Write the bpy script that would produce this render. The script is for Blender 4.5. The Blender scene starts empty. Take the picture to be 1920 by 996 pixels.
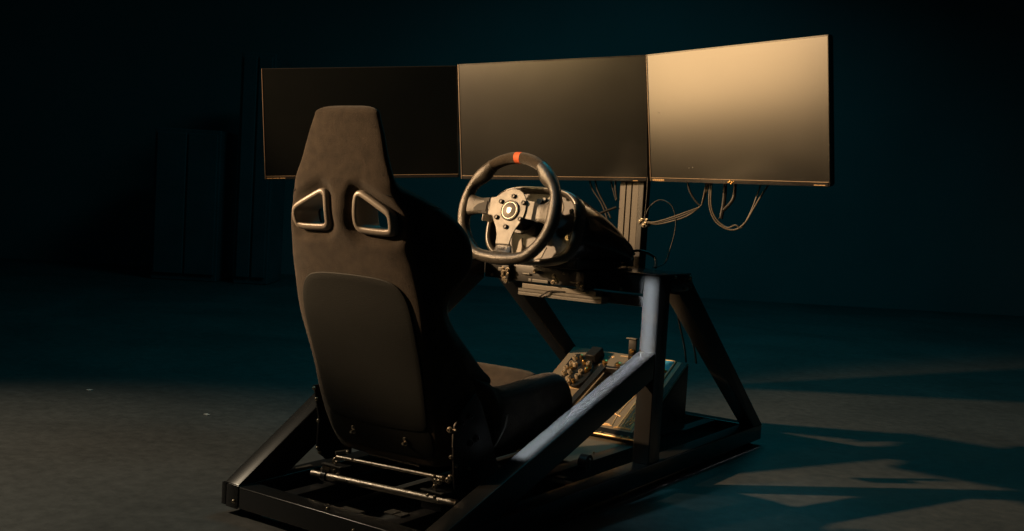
import bpy, bmesh, math, random
from mathutils import Vector, Matrix, noise
random.seed(7)
sc = bpy.context.scene
col = sc.collection
V = Vector

# ------------------------------------------------------------------ camera
def make_camera():
    yaw, pitch, roll = 0.6057051, 0.0636947, 0.0569224
    cy, sy, cp, sp = math.cos(yaw), math.sin(yaw), math.cos(pitch), math.sin(pitch)
    d = V((-sy*cp, cy*cp, -sp)); r = V((cy, sy, 0)); u = r.cross(d)
    c, s = math.cos(roll), math.sin(roll)
    r2 = c*r + s*u; u2 = -s*r + c*u
    cam = bpy.data.cameras.new('camera'); o = bpy.data.objects.new('camera', cam); col.objects.link(o)
    m = Matrix((r2, u2, -d)).transposed().to_4x4(); m.translation = V((1.63912, -2.61119, 0.77966))
    o.matrix_world = m
    cam.sensor_width = 36; cam.lens = 2023.34/1920*36
    cam.clip_start = 0.05; cam.clip_end = 120
    cam.dof.use_dof = True; cam.dof.focus_distance = 2.55; cam.dof.aperture_fstop = 18.0
    sc.camera = o
make_camera()

# ------------------------------------------------------------------ light
w = bpy.data.worlds.new('World'); sc.world = w; w.use_nodes = True
bg = w.node_tree.nodes['Background']
bg.inputs[0].default_value = (0.010, 0.075, 0.10, 1); bg.inputs[1].default_value = 0.06

def aim(o, tgt):
    o.rotation_euler = (V(tgt) - o.location).to_track_quat('-Z', 'Y').to_euler()
def area(name, loc, tgt, power, color, sx, sy):
    l = bpy.data.lights.new(name, 'AREA'); l.shape = 'RECTANGLE'; l.size = sx; l.size_y = sy
    l.energy = power; l.color = color
    o = bpy.data.objects.new(name, l); col.objects.link(o); o.location = loc; aim(o, tgt); return o
def spot(name, loc, tgt, power, color, deg, blend, rad):
    l = bpy.data.lights.new(name, 'SPOT'); l.spot_size = math.radians(deg); l.spot_blend = blend
    l.energy = power; l.color = color; l.shadow_soft_size = rad
    o = bpy.data.objects.new(name, l); col.objects.link(o); o.location = loc; aim(o, tgt); return o
WARM = (1.0, 0.63, 0.335)
TEAL = (0.04, 0.72, 0.95)
KEY = V((-2.081, -2.118, 1.671))
KEYDIR = V((math.cos(math.radians(38.5))*math.cos(math.radians(15.5)), math.sin(math.radians(38.5))*math.cos(math.radians(15.5)), -math.sin(math.radians(15.5))))
kl_ = spot('warm_key_lamp', KEY, KEY + KEYDIR*3, 680, WARM, 63, 0.42, 0.035)
kl_.scale = (1.0, 0.455, 1.0)      # flagged to a wide, low beam
spot('floor_fill_lamp', (-2.5, -1.9, 2.9), (-0.95, -1.15, 0.0), 250, (1.0, 0.80, 0.55), 50, 1.0, 0.12)
ss_ = area('screen_glow_helper', (-2.30, -1.15, 1.18), (0.45, 0.12, 1.0), 2.7, (1.0, 0.62, 0.28), 1.10, 0.86); ss_.data.spread = math.radians(48)  # added area light, narrowed to put a warm reflection on the right screen
sc_ = area('centre_glow_helper', (-1.62, -2.62, 1.52), (-0.22, 0.2, 1.08), 1.3, (1.0, 0.66, 0.26), 0.75, 0.50); sc_.data.spread = math.radians(40)  # added area light for the warm glow atop the centre screen
area('blue_overhead_softbox', (-0.6, 2.4, 4.0), (-0.2, 1.2, 0.0), 22, (0.05, 0.80, 0.95), 1.6, 1.6)
spot('cool_top_lamp', (-0.80, -1.90, 3.20), (0.36, -0.20, 0.36), 95, (0.30, 0.80, 1.0), 13, 1.0, 0.10)
st_ = area('cool_strip_helper', (0.282, -1.88, 1.57), (0.2885, -0.12, 0.25), 1.1, (0.90, 0.97, 1.0), 0.036, 0.66); st_.data.spread = math.radians(1.0)  # added narrow beam for the cool sheen on right brace and upright
yw = 0.6057
def along(fwd, right, z): return V((1.639, -2.611, 0)) + V((-math.sin(yw), math.cos(yw), 0))*fwd + V((math.cos(yw), math.sin(yw), 0))*right + V((0, 0, z))
spot('teal_wall_lamp', along(6.2, 0.8, 4.2), along(9.3, 1.4, -0.9), 28, TEAL, 90, 1.0, 0.4)

vs = sc.view_settings
sc.display_settings.display_device = 'sRGB'
vs.view_transform = 'Standard'; vs.look = 'None'; vs.exposure = 0; vs.gamma = 1; vs.use_curve_mapping = False
try:
    sc.cycles.use_denoising = True
    sc.cycles.max_bounces = 6
    sc.cycles.sample_clamp_indirect = 3.0
except Exception: pass

# ------------------------------------------------------------------ materials
def mat(name, base, rough=0.5, metal=0.0, spec=0.5, sheen=0.0, coat=0.0, dust=0.0, dust_col=(0.30, 0.26, 0.20),
        bump=0.0, bscale=60.0, rvar=0.0, rscale=8.0, cvar=0.0, cscale=30.0, aniso=0.0, stretch=(1, 1, 1)):
    m = bpy.data.materials.new(name); m.use_nodes = True
    nt = m.node_tree; N = nt.nodes; L = nt.links
    b = N['Principled BSDF']
    b.inputs['Base Color'].default_value = (*base, 1); b.inputs['Roughness'].default_value = rough
    b.inputs['Metallic'].default_value = metal
    b.inputs['Specular IOR Level'].default_value = spec
    b.inputs['Sheen Weight'].default_value = sheen; b.inputs['Sheen Roughness'].default_value = 0.45
    b.inputs['Coat Weight'].default_value = coat; b.inputs['Coat Roughness'].default_value = 0.12
    tc = N.new('ShaderNodeTexCoord'); mp = N.new('ShaderNodeMapping'); mp.inputs['Scale'].default_value = stretch
    L.new(tc.outputs['Object'], mp.inputs['Vector'])
    def nz(scale, detail=5):
        n = N.new('ShaderNodeTexNoise'); n.inputs['Scale'].default_value = scale; n.inputs['Detail'].default_value = detail
        L.new(mp.outputs[0], n.inputs['Vector']); return n
    cur = None
    if cvar:
        n = nz(cscale); r = N.new('ShaderNodeValToRGB')
        r.color_ramp.elements[0].position = 0.3; r.color_ramp.elements[1].position = 0.7
        r.color_ramp.elements[0].color = (*[c*(1-cvar) for c in base], 1)
        r.color_ramp.elements[1].color = (*[min(1, c*(1+cvar)) for c in base], 1)
        L.new(n.outputs['Fac'], r.inputs['Fac']); cur = r.outputs['Color']
    if dust:
        n = nz(22, 8); r = N.new('ShaderNodeMapRange'); r.inputs[1].default_value = 0.48; r.inputs[2].default_value = 0.85
        r.inputs[4].default_value = dust
        L.new(n.outputs['Fac'], r.inputs[0])
        mx = N.new('ShaderNodeMix'); mx.data_type = 'RGBA'
        if cur is None: mx.inputs[6].default_value = (*base, 1)
        else: L.new(cur, mx.inputs[6])
        mx.inputs[7].default_value = (*dust_col, 1)
        L.new(r.outputs[0], mx.inputs[0]); cur = mx.outputs[2]
    if cur is not None: L.new(cur, b.inputs['Base Color'])
    if rvar:
        n = nz(rscale, 6); r = N.new('ShaderNodeMapRange'); r.inputs[1].default_value = 0.3; r.inputs[2].default_value = 0.7
        r.inputs[3].default_value = max(0.03, rough-rvar); r.inputs[4].default_value = min(1, rough+rvar)
        L.new(n.outputs['Fac'], r.inputs[0]); L.new(r.outputs[0], b.inputs['Roughness'])
    if bump:
        n = nz(bscale, 3); bn = N.new('ShaderNodeBump'); bn.inputs['Strength'].default_value = bump
        bn.inputs['Distance'].default_value = 0.002
        L.new(n.outputs['Fac'], bn.inputs['Height']); L.new(bn.outputs[0], b.inputs['Normal'])
    return m

M = {}
M['steel'] = mat('black_powder_coat', (0.017, 0.0175, 0.018), 0.25, rvar=0.012, rscale=4)
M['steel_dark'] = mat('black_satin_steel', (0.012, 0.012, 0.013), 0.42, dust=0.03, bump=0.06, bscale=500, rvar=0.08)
M['velour'] = mat('black_velour', (0.033, 0.0255, 0.0185), 0.95, spec=0.15, sheen=0.15, bump=0.9, bscale=700, cvar=0.35, cscale=38)
M['vinyl'] = mat('smooth_black_vinyl', (0.0045, 0.0065, 0.0068), 0.66, spec=0.25, bump=0.35, bscale=420, cvar=0.12, cscale=12)
M['plastic'] = mat('black_plastic', (0.018, 0.018, 0.019), 0.42, bump=0.2, bscale=600)
M['gloss'] = mat('gloss_black_plastic', (0.012, 0.012, 0.013), 0.24, coat=0.3, rvar=0.06)
M['bezel_ring'] = mat('satin_harness_bezel', (0.20, 0.18, 0.155), 0.38, spec=0.6, bump=0.15, bscale=500)
M['leather'] = mat('black_leather', (0.052, 0.047, 0.040), 0.29, spec=0.55, bump=0.5, bscale=520, rvar=0.06, rscale=30)
M['suede'] = mat('black_suede', (0.045, 0.034, 0.022), 0.95, spec=0.2, sheen=0.3, bump=0.8, bscale=900, cvar=0.3, cscale=160)
M['red'] = mat('red_marker_band', (0.75, 0.14, 0.045), 0.75, bump=0.3, bscale=600)
M['alu'] = mat('brushed_aluminium', (0.11, 0.106, 0.098), 0.46, metal=0.35, bump=0.15, bscale=700, rvar=0.06, rscale=40)
M['alu_dull'] = mat('dull_aluminium', (0.13, 0.12, 0.105), 0.5, metal=0.4, bump=0.15, bscale=400, dust=0.1)
M['chrome'] = mat('zinc_tube', (0.36, 0.32, 0.27), 0.36, metal=0.9, bump=0.35, bscale=420, rvar=0.1, rscale=60, dust=0.15)
M['zinc'] = mat('zinc_bolt', (0.40, 0.34, 0.26), 0.30, metal=0.9)
M['brass'] = mat('brass', (0.62, 0.38, 0.13), 0.28, metal=0.95)
M['cap_dark'] = mat('dark_horn_cap', (0.050, 0.040, 0.030), 0.5, bump=0.2, bscale=500)
M['emblem'] = mat('pale_emblem', (0.75, 0.70, 0.60), 0.35, metal=0.3)
M['rubber'] = mat('black_rubber', (0.006, 0.006, 0.006), 0.6, spec=0.3)
M['cable'] = mat('black_cable', (0.016, 0.015, 0.014), 0.45)
M['cable_pale'] = mat('worn_grey_cable', (0.10, 0.085, 0.065), 0.5)
M['screen'] = mat('matte_screen', (0.0006, 0.0011, 0.0010), 0.215, spec=1.0, rvar=0.012, rscale=3)
M['plate'] = mat('scuffed_foot_plate', (0.21, 0.18, 0.135), 0.5, metal=0.2, dust=0.15, bump=0.2, bscale=200, rvar=0.12)
M['trace'] = mat('gold_line_inlay', (0.85, 0.58, 0.28), 0.4, metal=0.4)
M['blue'] = mat('blue_print_panel', (0.05, 0.30, 0.55), 0.35, cvar=0.5, cscale=45)
M['tan'] = mat('tan_edge_strip', (0.50, 0.36, 0.20), 0.5)
M['print'] = mat('tiny_tan_print', (0.50, 0.33, 0.16), 0.4, metal=0.4)
M['stud'] = mat('pale_metal_stud', (0.50, 0.42, 0.31), 0.3, metal=0.5)
M['edge'] = mat('painted_edge_highlight', (0.30, 0.22, 0.15), 0.4, metal=0.3)  # pale tone stands in for light catching the bezel edges
M['paper'] = mat('paper_scrap', (0.5, 0.5, 0.48), 0.8)
M['cabinet'] = mat('dark_cabinet_paint', (0.09, 0.09, 0.095), 0.5, cvar=0.2, cscale=4)

def floor_material():
    m = bpy.data.materials.new('dark_polished_concrete'); m.use_nodes = True
    nt = m.node_tree; N = nt.nodes; L = nt.links; b = N['Principled BSDF']
    tc = N.new('ShaderNodeTexCoord')
    def nz(scale, det=8, rough=0.6, dist=0.0):
        n = N.new('ShaderNodeTexNoise'); n.inputs['Scale'].default_value = scale; n.inputs['Detail'].default_value = det
        n.inputs['Roughness'].default_value = rough; n.inputs['Distortion'].default_value = dist
        L.new(tc.outputs['Object'], n.inputs['Vector']); return n
    a = nz(1.1, 8, 0.62, 0.6); r = N.new('ShaderNodeValToRGB')
    r.color_ramp.elements[0].position = 0.28; r.color_ramp.elements[0].color = (0.052, 0.053, 0.051, 1)
    r.color_ramp.elements[1].position = 0.75; r.color_ramp.elements[1].color = (0.105, 0.106, 0.102, 1)
    L.new(a.outputs['Fac'], r.inputs['Fac'])
    f = nz(26, 8, 0.7); r2 = N.new('ShaderNodeMapRange'); r2.inputs[1].default_value = 0.3; r2.inputs[2].default_value = 0.7
    r2.inputs[3].default_value = 0.66; r2.inputs[4].default_value = 1.30; L.new(f.outputs['Fac'], r2.inputs[0])
    mx = N.new('ShaderNodeMix'); mx.data_type = 'RGBA'; mx.blend_type = 'MULTIPLY'; mx.inputs[0].default_value = 1
    L.new(r.outputs['Color'], mx.inputs[6]); L.new(r2.outputs[0], mx.inputs[7])
    sp = nz(95, 2, 0.5); r3 = N.new('ShaderNodeMapRange'); r3.inputs[1].default_value = 0.70; r3.inputs[2].default_value = 0.76
    r3.inputs[4].default_value = 0.35; L.new(sp.outputs['Fac'], r3.inputs[0])
    mx2 = N.new('ShaderNodeMix'); mx2.data_type = 'RGBA'; mx2.inputs[7].default_value = (0.22, 0.21, 0.19, 1)
    L.new(mx.outputs[2], mx2.inputs[6]); L.new(r3.outputs[0], mx2.inputs[0])
    L.new(mx2.outputs[2], b.inputs['Base Color'])
    rr = N.new('ShaderNodeMapRange'); rr.inputs[3].default_value = 0.42; rr.inputs[4].default_value = 0.7
    L.new(nz(3.5, 7).outputs['Fac'], rr.inputs[0]); L.new(rr.outputs[0], b.inputs['Roughness'])
    bn = N.new('ShaderNodeBump'); bn.inputs['Strength'].default_value = 0.25; bn.inputs['Distance'].default_value = 0.004
    L.new(nz(40, 6).outputs['Fac'], bn.inputs['Height']); L.new(bn.outputs[0], b.inputs['Normal'])
    return m
M['floor'] = floor_material()
M['wall'] = mat('dark_studio_wall', (0.16, 0.16, 0.16), 0.85, cvar=0.12, cscale=0.8)

# ------------------------------------------------------------------ helpers
ORG = {}
def thing(name, label, cat, loc, group=None):
    o = bpy.data.objects.new(name, None); col.objects.link(o); o.location = loc; o.empty_display_size = 0.05
    o['label'] = label; o['category'] = cat
    if group: o['group'] = group
    ORG[o.name] = V(loc); return o
def tag(o, label, cat, group=None):
    o['label'] = label; o['category'] = cat
    if group: o['group'] = group
    return o
def finish(bm, name, m, smooth, ang=40):
    me = bpy.data.meshes.new(name); bm.to_mesh(me); bm.free()
    me.materials.append(m)
    if smooth:
        for p in me.polygons: p.use_smooth = True
        if ang is not None:
            try: me.set_sharp_from_angle(angle=math.radians(ang))
            except Exception: pass
    return me
def part(name, bm, m, parent=None, label=None, smooth=False, ang=40, kind=None, origin=None):
    """link a bmesh given in world metres as one object; children keep the frame of their parent"""
    org = ORG[parent.name] if parent is not None else V(origin or (0, 0, 0))
    bmesh.ops.translate(bm, verts=bm.verts, vec=-org)
    o = bpy.data.objects.new(name, finish(bm, name, m, smooth, ang)); col.objects.link(o)
    if parent is not None: o.parent = parent
    else: o.location = org
    ORG[o.name] = org
    if label: o['label'] = label
    if kind: o['kind'] = kind
    return o
def inst(name, me, loc, parent, rot=None):
    o = bpy.data.objects.new(name, me); col.objects.link(o)
    if parent is not None:
        o.parent = parent; o.location = V(loc) - ORG[parent.name]
    else: o.location = loc
    if rot is not None: o.rotation_mode = 'QUATERNION'; o.rotation_quaternion = rot
    ORG[o.name] = V(loc)
    return o
def prism(polys, axis, a0, a1, bev=0.003, seg=2):
    """polygon in the plane across 'axis' extruded between a0 and a1"""
    bm = bmesh.new()
    def P(p, a):
        if axis == 'x': return V((a, p[0], p[1]))
        if axis == 'y': return V((p[0], a, p[1]))
        return V((p[0], p[1], a))
    A = [bm.verts.new(P(p, a0)) for p in polys]; B = [bm.verts.new(P(p, a1)) for p in polys]
    n = len(polys)
    bm.faces.new(A); bm.faces.new(B[::-1])
    for i in range(n): bm.faces.new((A[i], B[i], B[(i+1) % n], A[(i+1) % n]))
    bmesh.ops.recalc_face_normals(bm, faces=bm.faces)
    if bev: bmesh.ops.bevel(bm, geom=bm.edges[:], offset=bev, segments=seg, profile=0.6, affect='EDGES', clamp_overlap=True)
    return bm
def box(x0, x1, y0, y1, z0, z1, bev=0.002, seg=2):
    return prism([(y0, z0), (y1, z0), (y1, z1), (y0, z1)], 'x', x0, x1, bev, seg)
def join(*bms):
    out = bms[0]
    for b in bms[1:]:
        me = bpy.data.meshes.new('tmp'); b.to_mesh(me); b.free(); out.from_mesh(me); bpy.data.meshes.remove(me)
    return out
def smoothpath(pts, n=8):
    pts = [V(p) for p in pts]; out = []
    for i in range(len(pts)-1):
        p0 = pts[max(i-1, 0)]; p1 = pts[i]; p2 = pts[i+1]; p3 = pts[min(i+2, len(pts)-1)]
        for k in range(n):
            t = k/n
            out.append(0.5*((2*p1)+(-p0+p2)*t+(2*p0-5*p1+4*p2-p3)*t*t+(-p0+3*p1-3*p2+p3)*t**3))
    out.append(pts[-1]); return out
def tube(pts, r, sides=12, cap=True, rad=None, bm=None):
    bm = bm or bmesh.new(); pts = [V(p) for p in pts]; rings = []
    t0 = (pts[1]-pts[0]).normalized(); ref = V((0, 0, 1)) if abs(t0.z) < 0.9 else V((1, 0, 0))
    nrm = t0.cross(ref).normalized()
    for i, p in enumerate(pts):
        t = (pts[min(i+1, len(pts)-1)]-pts[max(i-1, 0)]).normalized()
        nrm = (nrm - t*nrm.dot(t)).normalized(); bi = t.cross(nrm)
        rr = rad[i] if rad else r
        rings.append([bm.verts.new(p+rr*(math.cos(2*math.pi*k/sides)*nrm+math.sin(2*math.pi*k/sides)*bi)) for k in range(sides)])
    for a, b in zip(rings, rings[1:]):
        for k in range(sides): bm.faces.new((a[k], a[(k+1) % sides], b[(k+1) % sides], b[k]))
    if cap: bm.faces.new(rings[0][::-1]); bm.faces.new(rings[-1])
    bmesh.ops.recalc_face_normals(bm, faces=bm.faces)
    return bm
def lathe_mesh(profile, sides, name, m, smooth=True, ang=35):
    """profile of (radius, height) about local Z"""
    bm = bmesh.new(); rings = []
    for r, h in profile:
        if r < 1e-6: rings.append([bm.verts.new((0, 0, h))])
        else: rings.append([bm.verts.new((r*math.cos(2*math.pi*k/sides), r*math.sin(2*math.pi*k/sides), h)) for k in range(sides)])
    for a, b in zip(rings, rings[1:]):
        for k in range(sides):
            k2 = (k+1) % sides
            if len(a) == 1 and len(b) == 1: continue
            if len(a) == 1: bm.faces.new((a[0], b[k], b[k2]))
            elif len(b) == 1: bm.faces.new((a[k], a[k2], b[0]))
            else: bm.faces.new((a[k], a[k2], b[k2], b[k]))
    bmesh.ops.recalc_face_normals(bm, faces=bm.faces)
    return finish(bm, name, m, smooth, ang)
def loft(rings, close=True, cap0=True, cap1=True, bm=None):
    bm = bm or bmesh.new(); R = [[bm.verts.new(p) for p in r] for r in rings]; n = len(R[0])
    for a, b in zip(R, R[1:]):
        for k in range(n if close else n-1): bm.faces.new((a[k], a[(k+1) % n], b[(k+1) % n], b[k]))
    if cap0: bm.faces.new(R[0][::-1])
    if cap1: bm.faces.new(R[-1])
    bmesh.ops.recalc_face_normals(bm, faces=bm.faces)
    return bm
def chaikin(p, it=3, closed=True):
    for _ in range(it):
        q = []; n = len(p)
        for i in range(n if closed else n-1):
            a = V(p[i]); b = V(p[(i+1) % n]); q += [a*0.75+b*0.25, a*0.25+b*0.75]
        p = q
    return p
def resample(p, n):
    p = [V(a) for a in p]; q = p+[p[0]]; d = [0]
    for a, b in zip(q, q[1:]): d.append(d[-1]+(b-a).length)
    out = []; j = 0
    for i in range(n):
        s = d[-1]*i/n
        while d[j+1] < s: j += 1
        t = (s-d[j])/max(1e-9, d[j+1]-d[j]); out.append(q[j].lerp(q[j+1], t))
    return out
def itp(x, tab):
    """smooth interpolation of rows (x, v1, v2, ...)"""
    if x <= tab[0][0]: return list(tab[0][1:])
    if x >= tab[-1][0]: return list(tab[-1][1:])
    for i in range(len(tab)-1):
        if tab[i][0] <= x <= tab[i+1][0]:
            t = (x-tab[i][0])/(tab[i+1][0]-tab[i][0])
            a = tab[max(i-1, 0)]; b = tab[i]; c = tab[i+1]; d = tab[min(i+2, len(tab)-1)]
            out = []
            for k in range(1, len(b)):
                h = c[0]-b[0]
                m0 = (c[k]-a[k])/(c[0]-a[0])*h if c[0] != a[0] else 0
                m1 = (d[k]-b[k])/(d[0]-b[0])*h if d[0] != b[0] else 0
                out.append((2*t**3-3*t*t+1)*b[k]+(t**3-2*t*t+t)*m0+(-2*t**3+3*t*t)*c[k]+(t**3-t*t)*m1)
            return out
QY = V((0, 0, 1)).rotation_difference(V((0, -1, 0)))      # local Z towards the driver's back (-Y)
QX = V((0, 0, 1)).rotation_difference(V((1, 0, 0)))
QXN = V((0, 0, 1)).rotation_difference(V((-1, 0, 0)))
def hexbolt(r, h, m, name='bolt'):
    return lathe_mesh([(0, 0), (r*1.35, 0), (r*1.35, h*0.25), (r, h*0.28), (r, h*0.85), (r*0.8, h), (r*0.45, h), (r*0.4, h*0.6), (0, h*0.6)], 12, name, m)
BOLT = hexbolt(0.0055, 0.006, M['zinc'])
BOLT_S = hexbolt(0.0036, 0.005, M['zinc'])
BOLT_BLK = hexbolt(0.0075, 0.006, M['steel_dark'])

# ------------------------------------------------------------------ setting
bm = bmesh.new(); bmesh.ops.create_grid(bm, x_segments=2, y_segments=2, size=30)
fl = part('floor', bm, M['floor'], kind='structure')
yaw = 0.6057
wd = V((-math.sin(yaw), math.cos(yaw), 0)); wr = V((math.cos(yaw), math.sin(yaw), 0)); camxy = V((1.639, -2.611, 0))
bm = bmesh.new(); c0 = camxy + wd*9.3
vv = [bm.verts.new(c0+wr*s+V((0, 0, z))) for s, z in ((-25, 0), (25, 0), (25, 8), (-25, 8))]; bm.faces.new(vv)
wl = part('wall', bm, M['wall'], kind='structure')

# ------------------------------------------------------------------ the rig frame
W, T, H, D, L_, F = 0.3185, 0.052, 0.592, 0.380, 0.923, 0.812
g, b = 0.0195, 0.0715
rig = thing('rig_frame', 'black square steel tube frame of the racing rig standing on the floor', 'frame', (0, 0, 0))
rail = [(-L_, g), (-L_, b), (F-0.004, b), (F, b-0.006), (F, g)]
for s in (-1, 1):
    x0, x1 = (W-T, W) if s > 0 else (-W, -W+T)
    part('side_rail', prism(rail, 'x', x0, x1, 0.004, 3), M['steel'], rig, smooth=True)
part('rear_crossbeam', box(-W+T+0.0006, W-T-0.0006, -L_-0.0015, -L_+T, g-0.001, b-0.0015, 0.004, 3), M['steel'], rig, smooth=True)
part('front_crossbeam', box(-W+T+0.0006, W-T-0.0006, F-T, F-0.003, g, b-0.0015, 0.004, 3), M['steel'], rig, smooth=True)
part('middle_crossbeam', box(-W+T+0.0006, W-T-0.0006, -0.30, -0.26, g, b-0.012, 0.003), M['steel_dark'], rig, smooth=True)
# right diagonal stops at the upright
k = (D-b)/L_; yL = -0.112; kL = (H-b)/(L_+yL)
dr = 0.072
part('diagonal_brace', prism([(-L_+0.001, b+0.0005), (-0.0006, D), (-0.0006, D-dr), (-L_+dr/k+0.004, b+0.0005)], 'x', W-T+0.0008, W-0.0008, 0.0035, 3), M['steel'], rig, smooth=True, label='right diagonal brace lit cool grey')
dl = 0.088
part('diagonal_brace', prism([(-L_+0.001, b+0.0005), (yL, H-0.002), (-0.0006, H-0.002), (-0.0006, H-0.06), (-L_+dl/kL+0.012, b+0.0005)], 'x', -W+0.0008, -W+T-0.0008, 0.0035, 3), M['steel'], rig, smooth=True, label='left diagonal brace with top lit warm brown')
part('upright_post', box(W-T+0.0012, W-0.0004, 0, 0.066, b+0.0006, H-0.0006, 0.0035, 3), M['steel'], rig, smooth=True)
# front legs
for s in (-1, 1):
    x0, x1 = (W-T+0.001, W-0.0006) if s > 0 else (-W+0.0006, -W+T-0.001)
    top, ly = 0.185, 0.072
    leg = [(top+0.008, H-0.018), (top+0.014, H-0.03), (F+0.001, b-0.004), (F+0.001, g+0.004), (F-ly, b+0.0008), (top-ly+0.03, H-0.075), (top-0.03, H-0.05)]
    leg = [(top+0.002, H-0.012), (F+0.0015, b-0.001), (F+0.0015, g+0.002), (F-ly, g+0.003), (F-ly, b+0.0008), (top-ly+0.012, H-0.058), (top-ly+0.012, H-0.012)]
    part('front_leg', prism(leg, 'x', x0, x1, 0.003, 3), M['steel_dark'], rig, smooth=True)  # darker steel than the frame stands in for shade on the legs
# deck: crossmember box, top plate, side plates
part('crossmember', box(-W+T, W-T+0.0006, 0.0008, 0.05, H-0.056, H-0.004, 0.002), M['steel'], rig, smooth=True)
part('deck_plate', box(-W+0.001, W+0.0015, -0.0025, 0.1865, H-0.0035, H, 0.0012), M['gloss'], rig, smooth=True)
for s in (-1, 1):
    xa, xb = (W-0.004, W+0.001) if s > 0 else (-W-0.001, -W+0.004)
    part('side_plate', prism([(0.067, H-0.004), (0.187, H-0.004), (0.195, H-0.012), (0.195, H-0.03), (0.175, H-0.05), (0.067, H-0.05)], 'x', xa, xb, 0.001), M['gloss'], rig, smooth=True)
part('deck_rear_beam', box(-W+T, W-T, 0.15, 0.184, H-0.04, H-0.0036, 0.002), M['steel_dark'], rig, smooth=True)
part('lower_crossbeam', box(-0.03, W-T+0.0004, 0.004, 0.032, H-0.092, H-0.064, 0.002), M['steel_dark'], rig, smooth=True)
# inner seat rails, foot plate
for s in (-1, 1):
    part('inner_rail', box(s*0.155-0.02, s*0.155+0.02, -L_+T+0.001, F-T-0.001, g, b-0.004, 0.003), M['steel_dark'], rig, smooth=True)
part('foot_plate', box(-0.1345, 0.1345, -0.10, 0.32, b-0.010, b-0.006, 0.001), M['plate'], rig, smooth=True)
part('rail_slot', box(-0.2925-0.006, -0.2925+0.006, -0.715, -0.665, b-0.002, b+0.0012, 0.0004), M['alu_dull'], rig)
for s in (-1, 1):
    for y in (-L_+0.04, F-0.05):
        me = lathe_mesh([(0, -0.0195), (0.017, -0.0195), (0.018, -0.013), (0.010, -0.011), (0.006, -0.009), (0.006, 0.0006), (0, 0.0006)], 20, 'levelling_foot', M['rubber'])
        inst('levelling_foot', me, (s*(W-T/2-(0.045 if y < 0 else 0)), y, g), rig)
# rear end caps: folded plates wrapped round the rail ends
for s in (-1, 1):
    xc = s*(W-T/2)
    part('end_cap', join(box(xc-T/2-0.0022, xc-T/2+0.012, -L_-0.004, -L_+0.05, g+0.001, b+0.0012, 0.001),
                         box(xc-T/2+0.0125, xc+T/2+0.0006, -L_-0.0032, -L_-0.0006, g-0.002, b-0.0005, 0.0008)), M['steel'], rig, smooth=True)
    inst('bolt', BOLT_S, (xc+T/2-0.011, -L_-0.0032, g+0.015), rig, QY)
inst('bolt', BOLT, (W+0.001, 0.176, H-0.012), rig, QX); inst('bolt', BOLT_S, (W+0.001, 0.186, H-0.022), rig, QX)
inst('bolt', BOLT_S, (W+0.001, 0.185, H-0.038), rig, QX); inst('bolt', BOLT_S, (W+0.001, 0.15, H-0.043), rig, QX)
inst('bolt', BOLT_S, (W+0.001, 0.085, H-0.008), rig, QX); inst('bolt', BOLT_S, (0.0, -L_+0.02, b-0.0015), rig)
inst('bolt', BOLT_S, (0.10, -L_-0.0015, g+0.03), rig, QY)
for x in (-0.24, -0.20, -0.175, 0.2): inst('bolt', BOLT_S, (x, 0.0008, H-0.048), rig, QY)
for x, y in ((0.13, 0.27), (0.02, 0.27), (-0.1, 0.27), (0.13, 0.03), (0.05, 0.0)): inst('bolt', BOLT_S, (x, y, b-0.006), rig)
# small lit brackets on the rails
part('rail_bracket', join(box(0.10, 0.125, -0.83, -0.80, b-0.004, b, 0.001), box(0.13, 0.150, -0.83, -0.80, b-0.004, b, 0.001)), M['alu_dull'], rig)
part('rail_bracket', box(-0.07, -0.01, -0.80, -0.77, g+0.01, g+0.016, 0.001), M['alu_dull'], rig)
part('rail_bracket', box(0.182, 0.21, -0.262, -0.24, b-0.014, b-0.009, 0.001), M['alu'], rig)
part('round_lug', tube([(0.176, -0.115, 0.075), (0.20, -0.115, 0.075)], 0.022, 20), M['steel_dark'], rig, smooth=True)
for dz in (0.010, 0.0, -0.010): inst('bolt', BOLT_S, (0.2, -0.115, 0.075+dz), rig, QX)

# ------------------------------------------------------------------ racing seat
ZC = [(.150, -.716), (.165, -.722), (.206, -.740), (.285, -.770), (.387, -.804), (.486, -.840), (.583, -.869), (.665, -.897), (.722, -.915), (.78, -.918), (.837, -.9165), (.894, -.915), (.96, -.911)]
#  z: flat half width, corner x, corner d, tip x, tip d, thickness
ST = [(.160, .125, .158, .025, .168, .055, .048),
      (.190, .140, .172, .024, .178, .062, .050),
      (.240, .148, .182, .024, .188, .075, .052),
      (.300, .150, .188, .024, .193, .115, .055),
      (.330, .150, .190, .024, .197, .180, .058),
      (.352, .150, .191, .025, .200, .200, .060),
      (.385, .150, .192, .025, .203, .165, .060),
      (.440, .150, .195, .026, .205, .120, .060),
      (.490, .150, .197, .026, .202, .088, .060),
      (.525, .148, .197, .028, .202, .078, .062),
      (.555, .146, .196, .030, .208, .088, .064),
      (.610, .140, .192, .034, .244, .118, .066),
      (.640, .134, .186, .036, .256, .124, .066),
      (.675, .128, .178, .036, .256, .126, .066),
      (.705, .122, .172, .036, .246, .122, .064),
      (.730, .118, .166, .036, .226, .110, .062),
      (.765, .114, .156, .032, .178, .076, .058),
      (.795, .108, .146, .022, .118, .056, .052),
      (.840, .094, .127, .018, .097, .050, .050),
      (.895, .078, .110, .016, .082, .047, .050),
      (.940, .068, .093, .013, .066, .043, .046)]
HOLE = [(.046, .690), (.038, .700), (.041, .757), (.047, .768), (.057, .771), (.066, .768), (.132, .736), (.142, .728), (.146, .716), (.144, .692), (.134, .684), (.056, .686)]
def yc(z): return itp(z, ZC)[0]
NR = 120
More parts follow.
